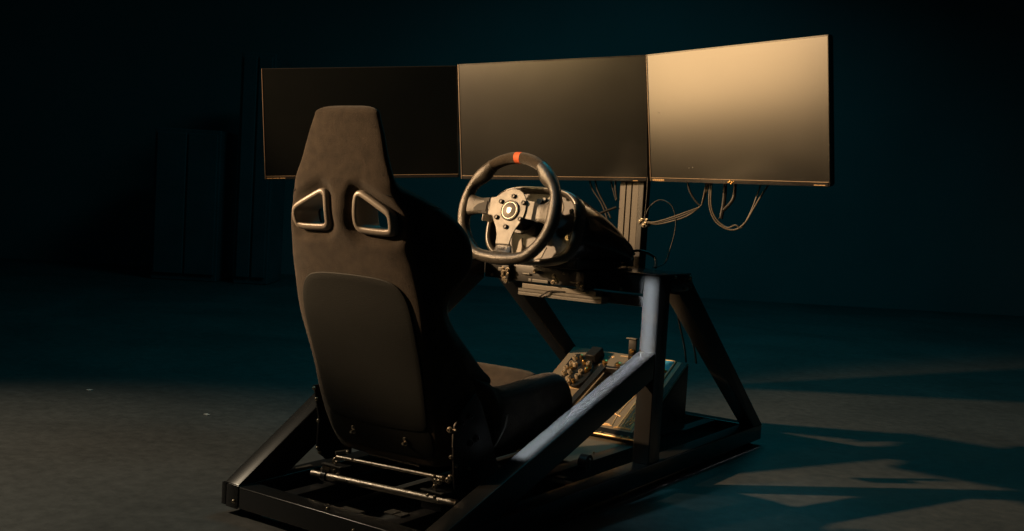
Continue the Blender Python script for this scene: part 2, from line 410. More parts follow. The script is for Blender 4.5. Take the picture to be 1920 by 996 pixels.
def ring2d(z):
    w0, x1, d1, xt, dt, th = itp(z, ST)
    half = [(0.0, 0.0), (w0*0.55, 0.0005), (w0, 0.003), (x1-0.004, d1*0.38), (x1+0.25*(xt-x1)+0.003, d1+0.25*(dt-d1)), (x1*0.35+xt*0.65+0.007, d1*0.45+dt*0.55),
            (xt, dt*0.9), (xt-0.004, dt+0.012), (xt-0.022, dt+0.014), (xt-0.036, dt-0.004), (x1-0.045, min(dt, th+0.018)), (w0*0.6, th), (0.0, th-0.004)]
    alt = [(0.0, 0.0), (w0*0.55, 0.0005), (w0, 0.003), (x1-0.003, d1*0.4), (x1, d1), (x1*0.6+xt*0.4, d1*0.6+dt*0.4), (x1*0.25+xt*0.75, d1*0.25+dt*0.75),
           (xt, dt), (xt-0.012, dt+0.005), (xt*0.7, dt+0.006), (xt*0.45, dt+0.005), (xt*0.25, dt+0.004), (0.0, dt+0.004)]
    q = max(0.0, min(1.0, (z-0.757)/0.038)); q = q*q*(3-2*q)
    half = [(a[0]*(1-q)+c[0]*q, a[1]*(1-q)+c[1]*q) for a, c in zip(half, alt)]
    full = half + [(-x, d) for x, d in half[-2:0:-1]]
    p = [V((x, d, 0)) for x, d in full]
    p = chaikin(p, 3)
    # start the ring at the middle of the back
    i0 = min(range(len(p)), key=lambda i: abs(p[i].x)+abs(p[i].y)*2)
    p = p[i0:]+p[:i0]
    return resample(p, NR)
def polydist(x, z, poly):
    best = 9; inside = False; n = len(poly)
    for i in range(n):
        ax, az = poly[i]; bx, bz = poly[(i+1) % n]
        dx, dz = bx-ax, bz-az; t = max(0, min(1, ((x-ax)*dx+(z-az)*dz)/(dx*dx+dz*dz)))
        best = min(best, math.hypot(x-ax-t*dx, z-az-t*dz))
        if (az > z) != (bz > z) and x < (bx-ax)*(z-az)/(bz-az)+ax: inside = not inside
    return -best if inside else best
def ring3d(z):
    out = []
    y0 = yc(z); w0, x1, d1, xt, dt, th = itp(z, ST)
    for p in ring2d(z):
        x, d = p.x, p.y
        if 0.62 < z < 0.84 and d < 0.035:
            q = polydist(abs(x), z, HOLE)
            if q < 0.034:
                t = 1-max(0, q)/0.034; t = t*t*(3-2*t)
                d += 0.016*t
        out.append(V((x, y0+d, z)))
    return out
zs = [0.165+0.007*i for i in range(int((0.938-0.165)/0.007)+1)]
rings = [ring3d(z) for z in zs]
def shrink(r, f, z, fx=None):
    c = sum(r, V())/len(r); return [V((p.x*(fx if fx else f), c.y+(p.y-c.y)*f, z)) for p in r]
top = rings[-1]; zt = zs[-1]
# rounded crown
capr = [shrink(top, math.sqrt(max(0, 1-(t)**2.4))*1.0 if t < 1 else 0.0, zt+0.0205*t, 0.30+0.70*math.sqrt(max(0, 1-t**2.6))) for t in (0.18, 0.36, 0.54, 0.7, 0.82, 0.91, 0.97, 0.995)]
capb = [shrink(rings[0], f, zs[0]-dz) for dz, f in ((0.010, 0.80), (0.008, 0.90), (0.004, 0.97))]
bm = loft(capb+rings+capr)
seat = thing('racing_seat', 'black velour bucket racing seat with two harness openings, back to the viewer', 'seat', (0, -0.6, 0.15))
shell = part('backrest', bm, M['velour'], seat, smooth=True, ang=None)
# harness openings cut through the backrest
cut = bmesh.new()
for s in (-1, 1):
    pol = [(s*x*1.0, z) for x, z in HOLE]; cx = sum(p[0] for p in pol)/len(pol); cz = sum(p[1] for p in pol)/len(pol)
    pol = [(cx+(x-cx)*0.92, cz+(z-cz)*0.92) for x, z in pol]
    if s < 0: pol = pol[::-1]
    cut = join(cut, prism(pol, 'y', -1.0, -0.6, 0))
cutter = part('cutter', cut, M['velour'], None)
md = shell.modifiers.new('holes', 'BOOLEAN'); md.object = cutter; md.operation = 'DIFFERENCE'; md.solver = 'EXACT'
dg = bpy.context.evaluated_depsgraph_get(); dg.update()
newme = bpy.data.meshes.new_from_object(shell.evaluated_get(dg)); shell.modifiers.clear(); shell.data = newme
bpy.data.objects.remove(cutter)
newme.set_sharp_from_angle(angle=math.radians(50))
# bezels: rounded frame with a sleeve through the shell
def offset_poly(pol, f):
    """pol in (x,z); move by f along the outward normal"""
    n = len(pol); out = []
    area2 = sum(pol[i][0]*pol[(i+1) % n][1]-pol[(i+1) % n][0]*pol[i][1] for i in range(n)); sg = 1 if area2 > 0 else -1
    for i in range(n):
        a = V((*pol[i-1], 0)); bq = V((*pol[i], 0)); c = V((*pol[(i+1) % n], 0))
        e1 = (bq-a).normalized(); e2 = (c-bq).normalized(); t = (e1+e2).normalized()
        nn = V((t.y, -t.x, 0))*sg; out.append((bq.x+nn.x*f, bq.y+nn.y*f))
    return out
for s in (-1, 1):
    base = [(s*x, z) for x, z in HOLE]
    if s < 0: base = base[::-1]
    base = [(p.x, p.y) for p in resample(chaikin([V((x, z, 0)) for x, z in base], 2), 60)]
    prof = [(0.0045, 0.016), (0.0048, 0.0), (0.0040, -0.0045), (0.0005, -0.0075), (-0.0055, -0.0080), (-0.0085, -0.006), (-0.0098, -0.002), (-0.0100, 0.014), (-0.0100, 0.062), (-0.006, 0.068), (0.004, 0.066)]
    rr = []
    for f, dy in prof:
        rr.append([V((x, yc(z)+0.012+dy, z)) for x, z in offset_poly(base, f)])
    part('harness_bezel', loft(rr, cap0=False, cap1=False), M['bezel_ring'], seat, smooth=True, ang=60)
# smooth back panel, slightly proud of the velour
def outer_y(x, z):
    r = ring2d(z); n = len(r); best = None
    for i in range(-30, 30):
        a, c = r[i % n], r[(i+1) % n]
        if (a.x-x)*(c.x-x) <= 0 and abs(a.x-c.x) > 1e-9:
            t = (x-a.x)/(c.x-a.x); d = a.y+(c.y-a.y)*t
            if best is None or d < best: best = d
    return yc(z)+(best if best is not None else 0.02)
PAN = [(-.105, .588), (.0, .591), (.105, .588), (.146, .572), (.166, .535), (.171, .46), (.164, .33), (.158, .262), (.150, .246), (.12, .240), (0, .234), (-.12, .240), (-.150, .246), (-.158, .262), (-.164, .33), (-.171, .46), (-.166, .535), (-.146, .572)]
pout = resample(chaikin([V((x*0.975, z, 0)) for x, z in PAN], 2), 110)
def panel_rings(pout, lift, steps, edge):
    c = V((0, sum(p.y for p in pout)/len(pout), 0)); rr = []
    for f, l in edge: rr.append([V(((p.x), outer_y(p.x, p.y)-l, p.y)) for p in [c+(q-c)*f for q in pout]])
    for i in range(1, steps):
        f = 1-0.02-(i/steps)*0.97
        rr.append([V((p.x, outer_y(p.x, p.y)-lift, p.y)) for p in [c+(q-c)*f for q in pout]])
    return rr
part('back_panel', loft(panel_rings(pout, 0.0035, 14, [(1.0, -0.004), (1.0, 0.0015), (0.995, 0.003), (0.985, 0.0036)]), cap0=False), M['vinyl'], seat, smooth=True, ang=None)
# lower smooth apron below the panel
AP = [(-.150, .256), (.150, .256), (.158, .235), (.156, .20), (.146, .182), (.12, .174), (0, .172), (-.12, .174), (-.146, .182), (-.156, .20), (-.158, .235)]
aout = resample(chaikin([V((x, z, 0)) for x, z in AP], 2), 90)
part('back_apron', loft(panel_rings(aout, 0.0014, 8, [(1.0, -0.004), (1.0, 0.0008), (0.985, 0.0014)]), cap0=False), M['vinyl'], seat, smooth=True, ang=None)
for x in (-.081, .079):
    z = 0.2065
    inst('back_bolt', lathe_mesh([(0, 0), (0.006, 0), (0.006, 0.003), (0.0038, 0.0035), (0.0038, 0.011), (0.003, 0.013), (0, 0.0132)], 14, 'back_bolt', M['zinc']), (x, outer_y(x, z)-0.0012, z), seat, QY)
    inst('back_bolt', BOLT_S, (x, outer_y(x, z+.011)-0.0012, z+.011), seat, QY)
# piping seam between headrest and shoulder wings
def seam(zfun, r=0.0016):
    pts = []
    for i in range(41):
        s = -1+2*i/40
        z = zfun(s); rg = ring3d(z); n = len(rg)
        # walk along the ring by arc fraction
        idx = s*0.36*n/1.0
        k = int(math.floor(idx)); t = idx-k
        pts.append(rg[k % n].lerp(rg[(k+1) % n], t))
    return tube(pts, r, 6)
for sgn in (-1, 1):
    pts = []
    for i in range(25):
        q = .17+.20*i/24; rg_ = ring3d(.768-.22*(q-.17)); idx = sgn*q*NR; k_ = int(math.floor(idx)); pts.append(rg_[k_ % NR].lerp(rg_[(k_+1) % NR], idx-k_))
    part('seam', tube(pts, .0014, 6), M['vinyl'], seat, smooth=True)
# seat pan with thigh bolsters
#     y     xo    zt    zb    zc
PT = [(-.690, .190, .392, .335, .352), (-.655, .205, .376, .315, .334), (-.620, .215, .360, .288, .305), (-.600, .220, .352, .245, .285), (-.585, .224, .340, .190, .262),
      (-.550, .228, .335, .168, .250), (-.500, .231, .337, .160, .247), (-.420, .235, .345, .156, .255), (-.345, .235, .347, .156, .280),
      (-.300, .232, .338, .160, .305), (-.275, .228, .322, .168, .315), (-.258, .220, .300, .186, .305), (-.250, .208, .280, .205, .285)]
def panring(y, f=1.0, fz=None):
    xo, zt_, zb, zc = itp(y, PT)
    half = [(0, zb), (xo*.7, zb+.002), (xo-.018, zb+.012), (xo, zb+.045 if zt_-zb > .1 else (zb+zt_)/2), (xo+.004, (zb+zt_)/2+.02), (xo-.006, zt_-.014), (xo-.028, zt_), (xo-.055, zt_-.006),
            (xo-.082, (zt_+zc)/2), (xo-.105, zc+.006), (xo*.3, zc), (0, zc)]
    full = half+[(-x, z) for x, z in half[-2:0:-1]]
    p = chaikin([V((x, 0, z)) for x, z in full], 3)
    i0 = min(range(len(p)), key=lambda i: abs(p[i].x)+abs(p[i].z-zb)*2); p = p[i0:]+p[:i0]
    p = resample(p, 110); c = sum(p, V())/len(p)
    return [V((c.x+(q.x-c.x)*(f*.4+.6), y, c.z+(q.z-c.z)*f)) for q in p]
ys = [-.69+i*.008 for i in range(int((.69-.255)/.008)+1)]
rg = [panring(y) for y in ys]
yl_ = ys[-1]
for t in (.3, .55, .75, .9, .98): rg.append([V((q.x, yl_+.016*t, q.z)) for q in panring(yl_, math.sqrt(1-t*t))])
part('seat_pan', loft(rg), M['velour'], seat, smooth=True, ang=None)
cu = []
for y in [-.66+i*.013 for i in range(31)]:
    e = min(1, (y+.665)/.02, (-.262-y)/.02+0.15); e = max(.1, min(1, e)); zc = itp(y, PT)[3]
    pts = []
    for i in range(48):
        a = 2*math.pi*i/48; cxn = math.copysign(abs(math.cos(a))**.45, math.cos(a)); szn = math.copysign(abs(math.sin(a))**.6, math.sin(a))
        pts.append(V((.118*cxn, y, zc+.003+.014*e*szn)))
    cu.append(pts)
part('seat_cushion', loft(cu), M['velour'], seat, smooth=True, ang=None)
# side brackets
BR = [(-.676, .334), (-.655, .312), (-.619, .245), (-.580, .165), (-.567, .135), (-.580, .115), (-.70, .110), (-.735, .125), (-.742, .160), (-.752, .245), (-.748, .272), (-.722, .300)]
part('side_bracket', prism(BR, 'x', .2165, .2215, .0012), M['steel_dark'], seat, smooth=True)
BL = [(-.70, .300), (-.745, .296), (-.740, .285), (-.722, .215), (-.724, .145), (-.716, .125), (-.690, .105), (-.60, .105), (-.60, .20), (-.66, .28)]
part('side_bracket', prism(BL, 'x', -.2215, -.2165, .0012), M['steel_dark'], seat, smooth=True)
for y, z in ((-.697, .287), (-.727, .277), (-.668, .2315), (-.69, .2245)): inst('bracket_bolt', BOLT_BLK, (.2215, y, z), seat, QX)
for y, z in ((-.749, .262), (-.689, .166), (-.738, .18)): inst('bracket_bolt', BOLT_S, (.2215, y, z), seat, QX)
for z, y in ((.289, -.743), (.262, -.733), (.207, -.724), (.139, -.722), (.126, -.713)): inst('bracket_bolt', BOLT_S, (-.2165, y, z), seat, QY)
inst('bracket_bolt', BOLT, (.212, -.753, .262), seat, QY); inst('bracket_bolt', BOLT_S, (.213, -.745, .2), seat, QY)
part('bracket_edge', box(.2225, .2245, -.757, -.754, .225, .255, .0004), M['chrome'], seat)
# pale strip standing in for the highlight on the pan's lower edge
cs = smoothpath([(.236, -.577, .272), (.237, -.583, .25), (.237, -.60, .225), (.237, -.622, .205)], 6)
bm = bmesh.new()
for off in (0, 1):
    pass
R_ = []
for p in cs: R_.append([p+V((-.001, 0, 0)), p+V((.001, 0, 0)), p+V((.001, .010, .003)), p+V((-.001, .010, .003))])
part('pan_edge_highlight', loft(R_), M['alu_dull'], seat)

# seat slider and adjuster
sl = thing('seat_slider', 'zinc tube adjuster and runners under the back of the bucket seat', 'seat slider', (0, -.72, .09))
A0, A1 = V((-.192, -.762, .088)), V((.226, -.730, .094))
dirA = (A1-A0).normalized()
part('adjuster_bar', tube([A0+dirA*.048, A1], .0088, 20), M['chrome'], sl, smooth=True)
part('adjuster_handle', tube([A0, A0+dirA*.033], .0088, 20), M['chrome'], sl, smooth=True)
part('bar_collar', join(tube([A0+dirA*.034, A0+dirA*.047], .0125, 20)), M['steel_dark'], sl, smooth=True)
part('collar_cap', tube([A0+dirA*.036+V((0, 0, .012)), A0+dirA*.041+V((0, 0, .018))], .010, 16), M['chrome'], sl, smooth=True)
B0, B1 = V((-.122, -.752, .139)), V((.190, -.735, .146))
part('stop_rod', tube([B0, B1], .0046, 16), M['chrome'], sl, smooth=True)
part('pin', tube([V((-.128, -.752, .147)), V((-.112, -.725, .150))], .005, 12), M['chrome'], sl, smooth=True)
part('front_sheet', box(-.06, .10, -.715, -.712, .150, .157, .0005), M['alu_dull'], sl)
for x in (-.155, .155):
    part('runner', box(x-.018, x+.018, -.725, -.27, .078, .104, .002), M['steel_dark'], sl, smooth=True)
    part('saddle', join(box(x-.026, x+.032, -.738, -.70, .0685, .1085, .002)), M['plastic'], sl, smooth=True)
    part('saddle_top', box(x-.028, x+.034, -.741, -.730, .1087, .1115, .0006), M['alu'], sl)
    for dx in (-.006, .014, .024): inst('bolt', BOLT_S, (x+dx, -.7382, .100-(.008 if dx > .02 else 0)), sl, QY)
    inst('bolt', BOLT, (x+.01, -.734, .122), sl, QY)
for dx, dz in ((-.012, .148), (-.006, .142), (.004, .142), (.012, .150), (.028, .150), (.034, .157)): inst('bolt', BOLT, (.186+dx, -.752, dz), sl, QY)
for x, z in ((-.124, .134), (-.118, .128), (-.085, .158)): inst('bolt', BOLT_S, (x, -.755, z), sl, QY)

# ------------------------------------------------------------------ steering wheel
WC = V((.005, -.282, .743)); tl = .25
WR = V((1, 0, 0)); WU = V((0, math.sin(tl), math.cos(tl))); WN = V((0, math.cos(tl), -math.sin(tl)))
def wp(a, b_, n=0): return WC+WR*a+WU*b_+WN*n
QW = Matrix((WR, WU, -WN)).transposed().to_quaternion()      # local Z points to the driver
def wslab(pol, n0, n1, bev=.001, seg=2):
    bm = bmesh.new(); A = [bm.verts.new(wp(x, y, n0)) for x, y in pol]; B = [bm.verts.new(wp(x, y, n1)) for x, y in pol]; n = len(pol)
    bm.faces.new(A); bm.faces.new(B[::-1])
    for i in range(n): bm.faces.new((A[i], B[i], B[(i+1) % n], A[(i+1) % n]))
    bmesh.ops.recalc_face_normals(bm, faces=bm.faces)
    if bev: bmesh.ops.bevel(bm, geom=bm.edges[:], offset=bev, segments=seg, affect='EDGES', clamp_overlap=True)
    return bm
whl = thing('steering_wheel', 'black leather racing steering wheel with red top band and aluminium spokes', 'steering wheel', WC)
def rim_ring(th):
    R0 = .1445; x, y = R0*math.cos(th), R0*math.sin(th)
    # flattened bottom
    lim = -.1320
    if y < lim+.012:
        t = min(1, (lim+.012-y)/.026); y = lim+.012-(.012*t*1.05)
    d = math.degrees(th) % 360
    def bumpf(c, wdt):
        q = abs((d-c+180) % 360-180)/wdt; return max(0, 1-q*q)**2 if q < 1 else 0
    rin = .0162; rout = .0158; rdep = .0172
    fat = bumpf(137, 17)*.0115+bumpf(43, 17)*.0115 + bumpf(180, 22)*.004+bumpf(0, 22)*.004+bumpf(270, 26)*.003
    dip = bumpf(160, 12)*.003+bumpf(20, 12)*.003
    rin += fat-dip; rdep += fat*.35
    if 58 < d < 124: rin -= .0006; rout -= .0006; rdep -= .0006
    c = V((x, y, 0)); n = c.normalized(); out = []
    for k in range(20):
        a = 2*math.pi*k/20; ca, sa = math.cos(a), math.sin(a)
        rr = rout if ca > 0 else rin
        out.append(wp(x+n.x*ca*rr, y+n.y*ca*rr, sa*rdep))
    return out
def rim_seg(d0, d1, grow=0):
    n = max(2, int((d1-d0)/2)); rr = []
    for i in range(n+1):
        th = math.radians(d0+(d1-d0)*i/n); r = rim_ring(th)
        if grow:
            c = sum(r, V())/len(r); r = [c+(p-c)*(1+grow) for p in r]
        rr.append(r)
    return loft(rr)
part('leather_grip', rim_seg(124.6, 417.4), M['leather'], whl, smooth=True, ang=50)
part('suede_grip', rim_seg(58, 86.2), M['suede'], whl, smooth=True, ang=50)
part('suede_grip', rim_seg(93.5, 124), M['suede'], whl, smooth=True, ang=50)
part('red_band', rim_seg(86.3, 93.4, .012), M['red'], whl, smooth=True, ang=50)
for dd in (58.0, 124.2): part('grip_seam', rim_seg(dd-.5, dd+.5, .035), M['alu_dull'], whl, smooth=True, ang=50)
hub = [(-.061, .030), (-.046, .033), (-.034, .040), (-.020, .049), (0, .056), (.012, .057), (.026, .055), (.040, .047), (.050, .036), (.056, .022), (.057, 0), (.054, -.018), (.048, -.032), (.038, -.048), (.031, -.064), (.026, -.092), (-.017, -.092), (-.018, -.070), (-.026, -.048), (-.038, -.030), (-.045, -.017), (-.061, -.015)]
part('spoke_plate', wslab(hub, -.006, -.002, .0009), M['alu'], whl, smooth=True)
part('spoke_plate', wslab([(.046, .030), (.078, .027), (.078, -.021), (.046, -.019)], -.0015, .003, .0009), M['alu'], whl, smooth=True)
part('spoke_bend', loft([[wp(.078, .027, -.0015), wp(.078, -.021, -.0015), wp(.078, -.021, .003), wp(.078, .027, .003)], [wp(.094, .020, .008), wp(.092, -.026, .008), wp(.092, -.026, .013), wp(.094, .020, .013)]]), M['alu_dull'], whl)
part('spoke_bend', loft([[wp(-.017, -.088, -.0055), wp(.026, -.088, -.0055), wp(.026, -.088, -.001), wp(-.017, -.088, -.001)], [wp(-.020, -.099, .003), wp(.030, -.099, .003), wp(.030, -.099, .007), wp(-.020, -.099, .007)]]), M['alu'], whl)
# leather covered spoke roots
def root(pol0, pol1, n0, n1, mid=None):
    """tapering pad between two profiles in the wheel plane"""
    rr = []
    for k in range(9):
        t = k/8; e = t*t*(3-2*t)
        a = V((*pol0[0], 0)).lerp(V((*pol1[0], 0)), t); c = V((*pol0[1], 0)).lerp(V((*pol1[1], 0)), t)
        m_ = (a+c)/2; h = (a-c)/2; ring = []
        bul = 1-(.22*math.sin(math.pi*t))
        for q in range(16):
            an = 2*math.pi*q/16; ca = math.copysign(abs(math.cos(an))**.7, math.cos(an)); sa = math.copysign(abs(math.sin(an))**.7, math.sin(an))
            p = m_+h*ca*bul; ring.append(wp(p.x, p.y, n0+(n1-n0)*e+sa*(.005+.008*e)))
        rr.append(ring)
    return loft(rr)
part('spoke_cover', root([(-.060, .029), (-.060, -.015)], [(-.140, .045), (-.140, -.030)], -.002, 0), M['leather'], whl, smooth=True)
part('spoke_cover', root([(.086, .022), (.086, -.023)], [(.140, .048), (.140, -.048)], .008, 0), M['leather'], whl, smooth=True)
part('spoke_cover', root([(-.018, -.094), (.029, -.094)], [(-.052, -.138), (.062, -.138)], .004, 0), M['leather'], whl, smooth=True)
part('spoke_inset', wslab([(-.066, .020), (-.098, .010), (-.112, -.004), (-.102, -.008), (-.066, -.009)], -.0105, -.006, .001), M['rubber'], whl, smooth=True)
part('spoke_inset', wslab([(-.0615, .0305), (-.079, .0285), (-.083, -.0125), (-.0625, -.0145)], -.0085, .004, .0015), M['rubber'], whl, smooth=True)
hx, hy = .0095, -.002
def wdisc(prof, name, m, sides=48, a=hx, b_=hy, n=0): return inst(name, lathe_mesh(prof, sides, name, m), wp(a, b_, n), whl, QW)
wdisc([(.0275, 0), (.0275, .004), (.0262, .0048), (.0248, .0045), (.0245, .002)], 'horn_ring', M['alu'], n=-.006)
wdisc([(.0246, 0), (.0246, .003), (.0238, .0036), (.0232, .0032)], 'horn_groove', M['gloss'], n=-.006)
wdisc([(0, .0044), (.0212, .0044), (.0225, .0038), (.0225, 0)], 'horn_cap', M['cap_dark'], n=-.006)
wdisc([(.0228, .003), (.0228, .0048), (.0217, .0048), (.0217, .003)], 'horn_rim_line', M['emblem'], n=-.006)
sh = [(0, .0082), (.0035, .0068), (.0072, .006), (.0066, .001), (.0074, -.003), (.0045, -.0072), (0, -.0092), (-.0045, -.0072), (-.0072, -.003), (-.0064, .001), (-.0070, .006), (-.0035, .0068)]
part('emblem', wslab([(hx+x, hy+y) for x, y in sh], -.0122, -.0104, .0005), M['emblem'], whl)
HB = lathe_mesh([(.0062, 0), (.0062, .005), (.0048, .0062), (.0032, .0062), (.0030, .003), (0, .003)], 20, 'hub_bolt', M['cap_dark'])
HBC = lathe_mesh([(0, .0045), (.0022, .0045), (.0028, .0035), (.0028, 0)], 14, 'bolt_head', M['alu'])
for x, y in ((.013, .037), (.048, .021), (.047, -.023), (.006, -.046), (-.029, -.022), (-.024, .021)):
    hb = inst('hub_bolt', HB, wp(x, y, -.006), whl, QW)
    o = bpy.data.objects.new('bolt_head', HBC); col.objects.link(o); o.parent = hb; ORG[o.name] = ORG[hb.name]
# letters pressed into the lower spoke
def text_mesh(s, size, depth):
    cu_ = bpy.data.curves.new('t', 'FONT'); cu_.body = s; cu_.size = size; cu_.extrude = depth; cu_.align_x = 'CENTER'; cu_.align_y = 'CENTER'; cu_.space_character = 1.25
    o = bpy.data.objects.new('t', cu_); col.objects.link(o); d_ = bpy.context.evaluated_depsgraph_get(); d_.update()
    me = bpy.data.meshes.new_from_object(o.evaluated_get(d_)); bpy.data.objects.remove(o); return me
tm = text_mesh('EXT', .0085, .0004); tm.name = 'lettering'; tm.materials.clear(); tm.materials.append(M['rubber'])
inst('lettering', tm, wp(.006, -.104, -.0052), whl, QW)
part('hub_shaft', loft([[wp(hx+r*math.cos(a*math.pi/16), hy+r*math.sin(a*math.pi/16), n) for a in range(32)] for r, n in ((.03, -.0019), (.03, .03), (.038, .04), (.038, .115))]), M['gloss'], whl, smooth=True)

# ------------------------------------------------------------------ wheel base
wb = thing('force_feedback_base', 'glossy black force feedback wheel base behind the steering wheel', 'wheel base', (0, -.1, .6))
def sring(n, ax, up, dn, cx=.012, cy=-.008, e=.62, N=64):
    out = []
    for i in range(N):
        a = 2*math.pi*i/N; ca = math.copysign(abs(math.cos(a))**e, math.cos(a)); sa = math.copysign(abs(math.sin(a))**e, math.sin(a))
        out.append(wp(cx+ax*ca, cy+(up if sa > 0 else dn)*sa, n))
    return out
M['trim'] = mat('dull_trim', (0.06, 0.054, 0.046), 0.3, rvar=0.06)
part('front_bezel', loft([sring(.118, .126, .086, .092), sring(.100, .130, .090, .096), sring(.094, .136, .095, .100), sring(.094, .142, .099, .104), sring(.100, .1475, .103, .108), sring(.128, .149, .104, .109), sring(.130, .141, .098, .102)], cap0=False, cap1=False), M['trim'], wb, smooth=True, ang=50)
part('front_face', loft([sring(.116, .128, .088, .094), sring(.119, .128, .088, .094)]), M['plastic'], wb, smooth=True)
body = [(.1285, .1445, .100, .104), (.14, .147, .103, .101), (.20, .150, .103, .088), (.30, .150, .089, .063), (.40, .146, .063, .038), (.44, .139, .048, .027), (.462, .112, .030, .018), (.470, .060, .012, .009)]
BT = [(r[0], r[1], r[2], r[3]) for r in body]
part('housing', loft([sring(n, *itp(n, BT), e=.72) for n in [.1285+.0064*i for i in range(54)]]), M['gloss'], wb, smooth=True, ang=60)
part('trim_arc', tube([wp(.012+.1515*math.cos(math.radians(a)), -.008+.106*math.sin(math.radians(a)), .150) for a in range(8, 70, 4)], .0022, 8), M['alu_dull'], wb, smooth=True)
for a0 in (60, 24, -20):
    a = math.radians(a0); inst('bolt', BOLT, wp(.012+.134*math.cos(a), -.008+.095*math.sin(a), .094), wb, QW)
# paddle shifters
part('shift_paddle', wslab([(.020, -.070), (.028, -.060), (.032, -.078), (.045, -.086), (.058, -.080), (.080, -.088), (.110, -.080), (.100, -.110), (.050, -.130), (.016, -.120)], .046, .050, .001), M['alu_dull'], wb, smooth=True)
part('shift_paddle', wslab([(.062, .032), (.085, .058), (.12, .060), (.135, .030), (.128, -.02), (.105, -.03), (.098, 0), (.08, .01)], .052, .056, .001), M['alu_dull'], wb, smooth=True)
part('shift_paddle', wslab([(-.060, .03), (-.10, .05), (-.125, .02), (-.12, -.02), (-.085, -.025), (-.07, 0)], .052, .056, .001), M['alu_dull'], wb, smooth=True)
part('paddle_mount', loft([[wp(hx+.046*math.cos(a*math.pi/12), hy+.046*math.sin(a*math.pi/12), n) for a in range(24)] for n in (.05, .066)]), M['plastic'], wb, smooth=True)
part('paddle_button', tube([wp(.064, .040, .05), wp(.064, .040, .038)], .008, 16), M['alu'], wb, smooth=True)
part('paddle_button', tube([wp(.075, .046, .05), wp(.075, .046, .042)], .005, 12), M['alu'], wb, smooth=True)
# base skirt on the deck
part('base_skirt', join(box(-.075, .12, -.155, -.125, .612, .634, .003), box(-.085, .13, -.125, .12, .5925, .634, .004)), M['plastic'], wb, smooth=True)
part('skirt_strip', prism([(-.04, .600), (.075, .600), (.06, .618), (-.02, .622)], 'y', -.1585, -.1555, .001), M['alu_dull'], wb)
part('skirt_strip', prism([(.100, .600), (.122, .600), (.132, .640), (.116, .644)], 'y', -.1300, -.1255, .001), M['alu_dull'], wb)
# rear connector block
part('connector', box(.105, .135, .160, .185, .5965, .645, .003), M['plastic'], wb, smooth=True)
for y, z in ((.10, .655), (.11, .648), (.10, .64)): inst('bolt', BOLT_S, (.135, y+.07, z-.015), wb, QX)

# ------------------------------------------------------------------ wheel mount under the base
wm = thing('wheel_mount', 'clamped slide mount with aluminium profile under the wheel base', 'mount', (0, -.02, .53))
part('mount_bar', box(-.15, .125, -.045, -.003, .538, .585, .003), M['plastic'], wm, smooth=True)
pf = [(-.052, .500), (-.052, .5075), (-.050, .5095), (-.052, .5115), (-.052, .519), (-.015, .519), (-.015, .500)]
part('aluminium_profile', prism(pf, 'x', -.107, .17, .0004, 1), M['alu'], wm)
part('profile_top', box(-.095, .15, -.05, -.01, .5196, .533, .001), M['alu_dull'], wm)
part('slide_rod', tube([(-.095, -.05, .5615), (-.071, -.05, .5615)], .0028, 10), M['alu'], wm, smooth=True)
part('slide_rod', join(box(-.071, -.060, -.057, -.050, .541, .549, .001), box(-.058, -.004, -.057, -.050, .5405, .549, .001)), M['alu'], wm)
part('slide_rod', tube([(.066, -.05, .551), (.1, -.05, .551)], .0032, 10), M['alu'], wm, smooth=True)
for x in (-.150, .105):
    part('clamp', join(box(x-.013, x+.013, -.062, -.002, .533, .586, .003), tube([(x+.006, -.066, .537), (x+.006, -.05, .537)], .009, 14)), M['steel_dark'], wm, smooth=True)
for x, z in ((-.158, .571), (-.155, .56), (-.157, .55), (-.150, .541), (-.141, .536), (-.14, .568), (-.139, .556), (-.045, .572), (.02, .564), (.03, .55), (.026, .556), (.052, .575), (.105, .553), (.112, .541), (.1, .548), (.018, .546)):
    inst('bolt', random.choice((BOLT, BOLT_S)), (x, -.0625, z), wm, QY)
part('clamp_plate', box(-.172, -.160, -.066, -.0625, .564, .574, .001), M['alu'], wm)
part('clamp_plate', box(-.052, -.040, -.0655, -.0455, .566, .575, .001), M['alu_dull'], wm)
part('cable_tie', tube(smoothpath([(-.03, -.058, .50), (-.01, -.062, .512), (.005, -.058, .52), (.05, -.05, .522)], 6), .0025, 8), M['cable'], wm, smooth=True)

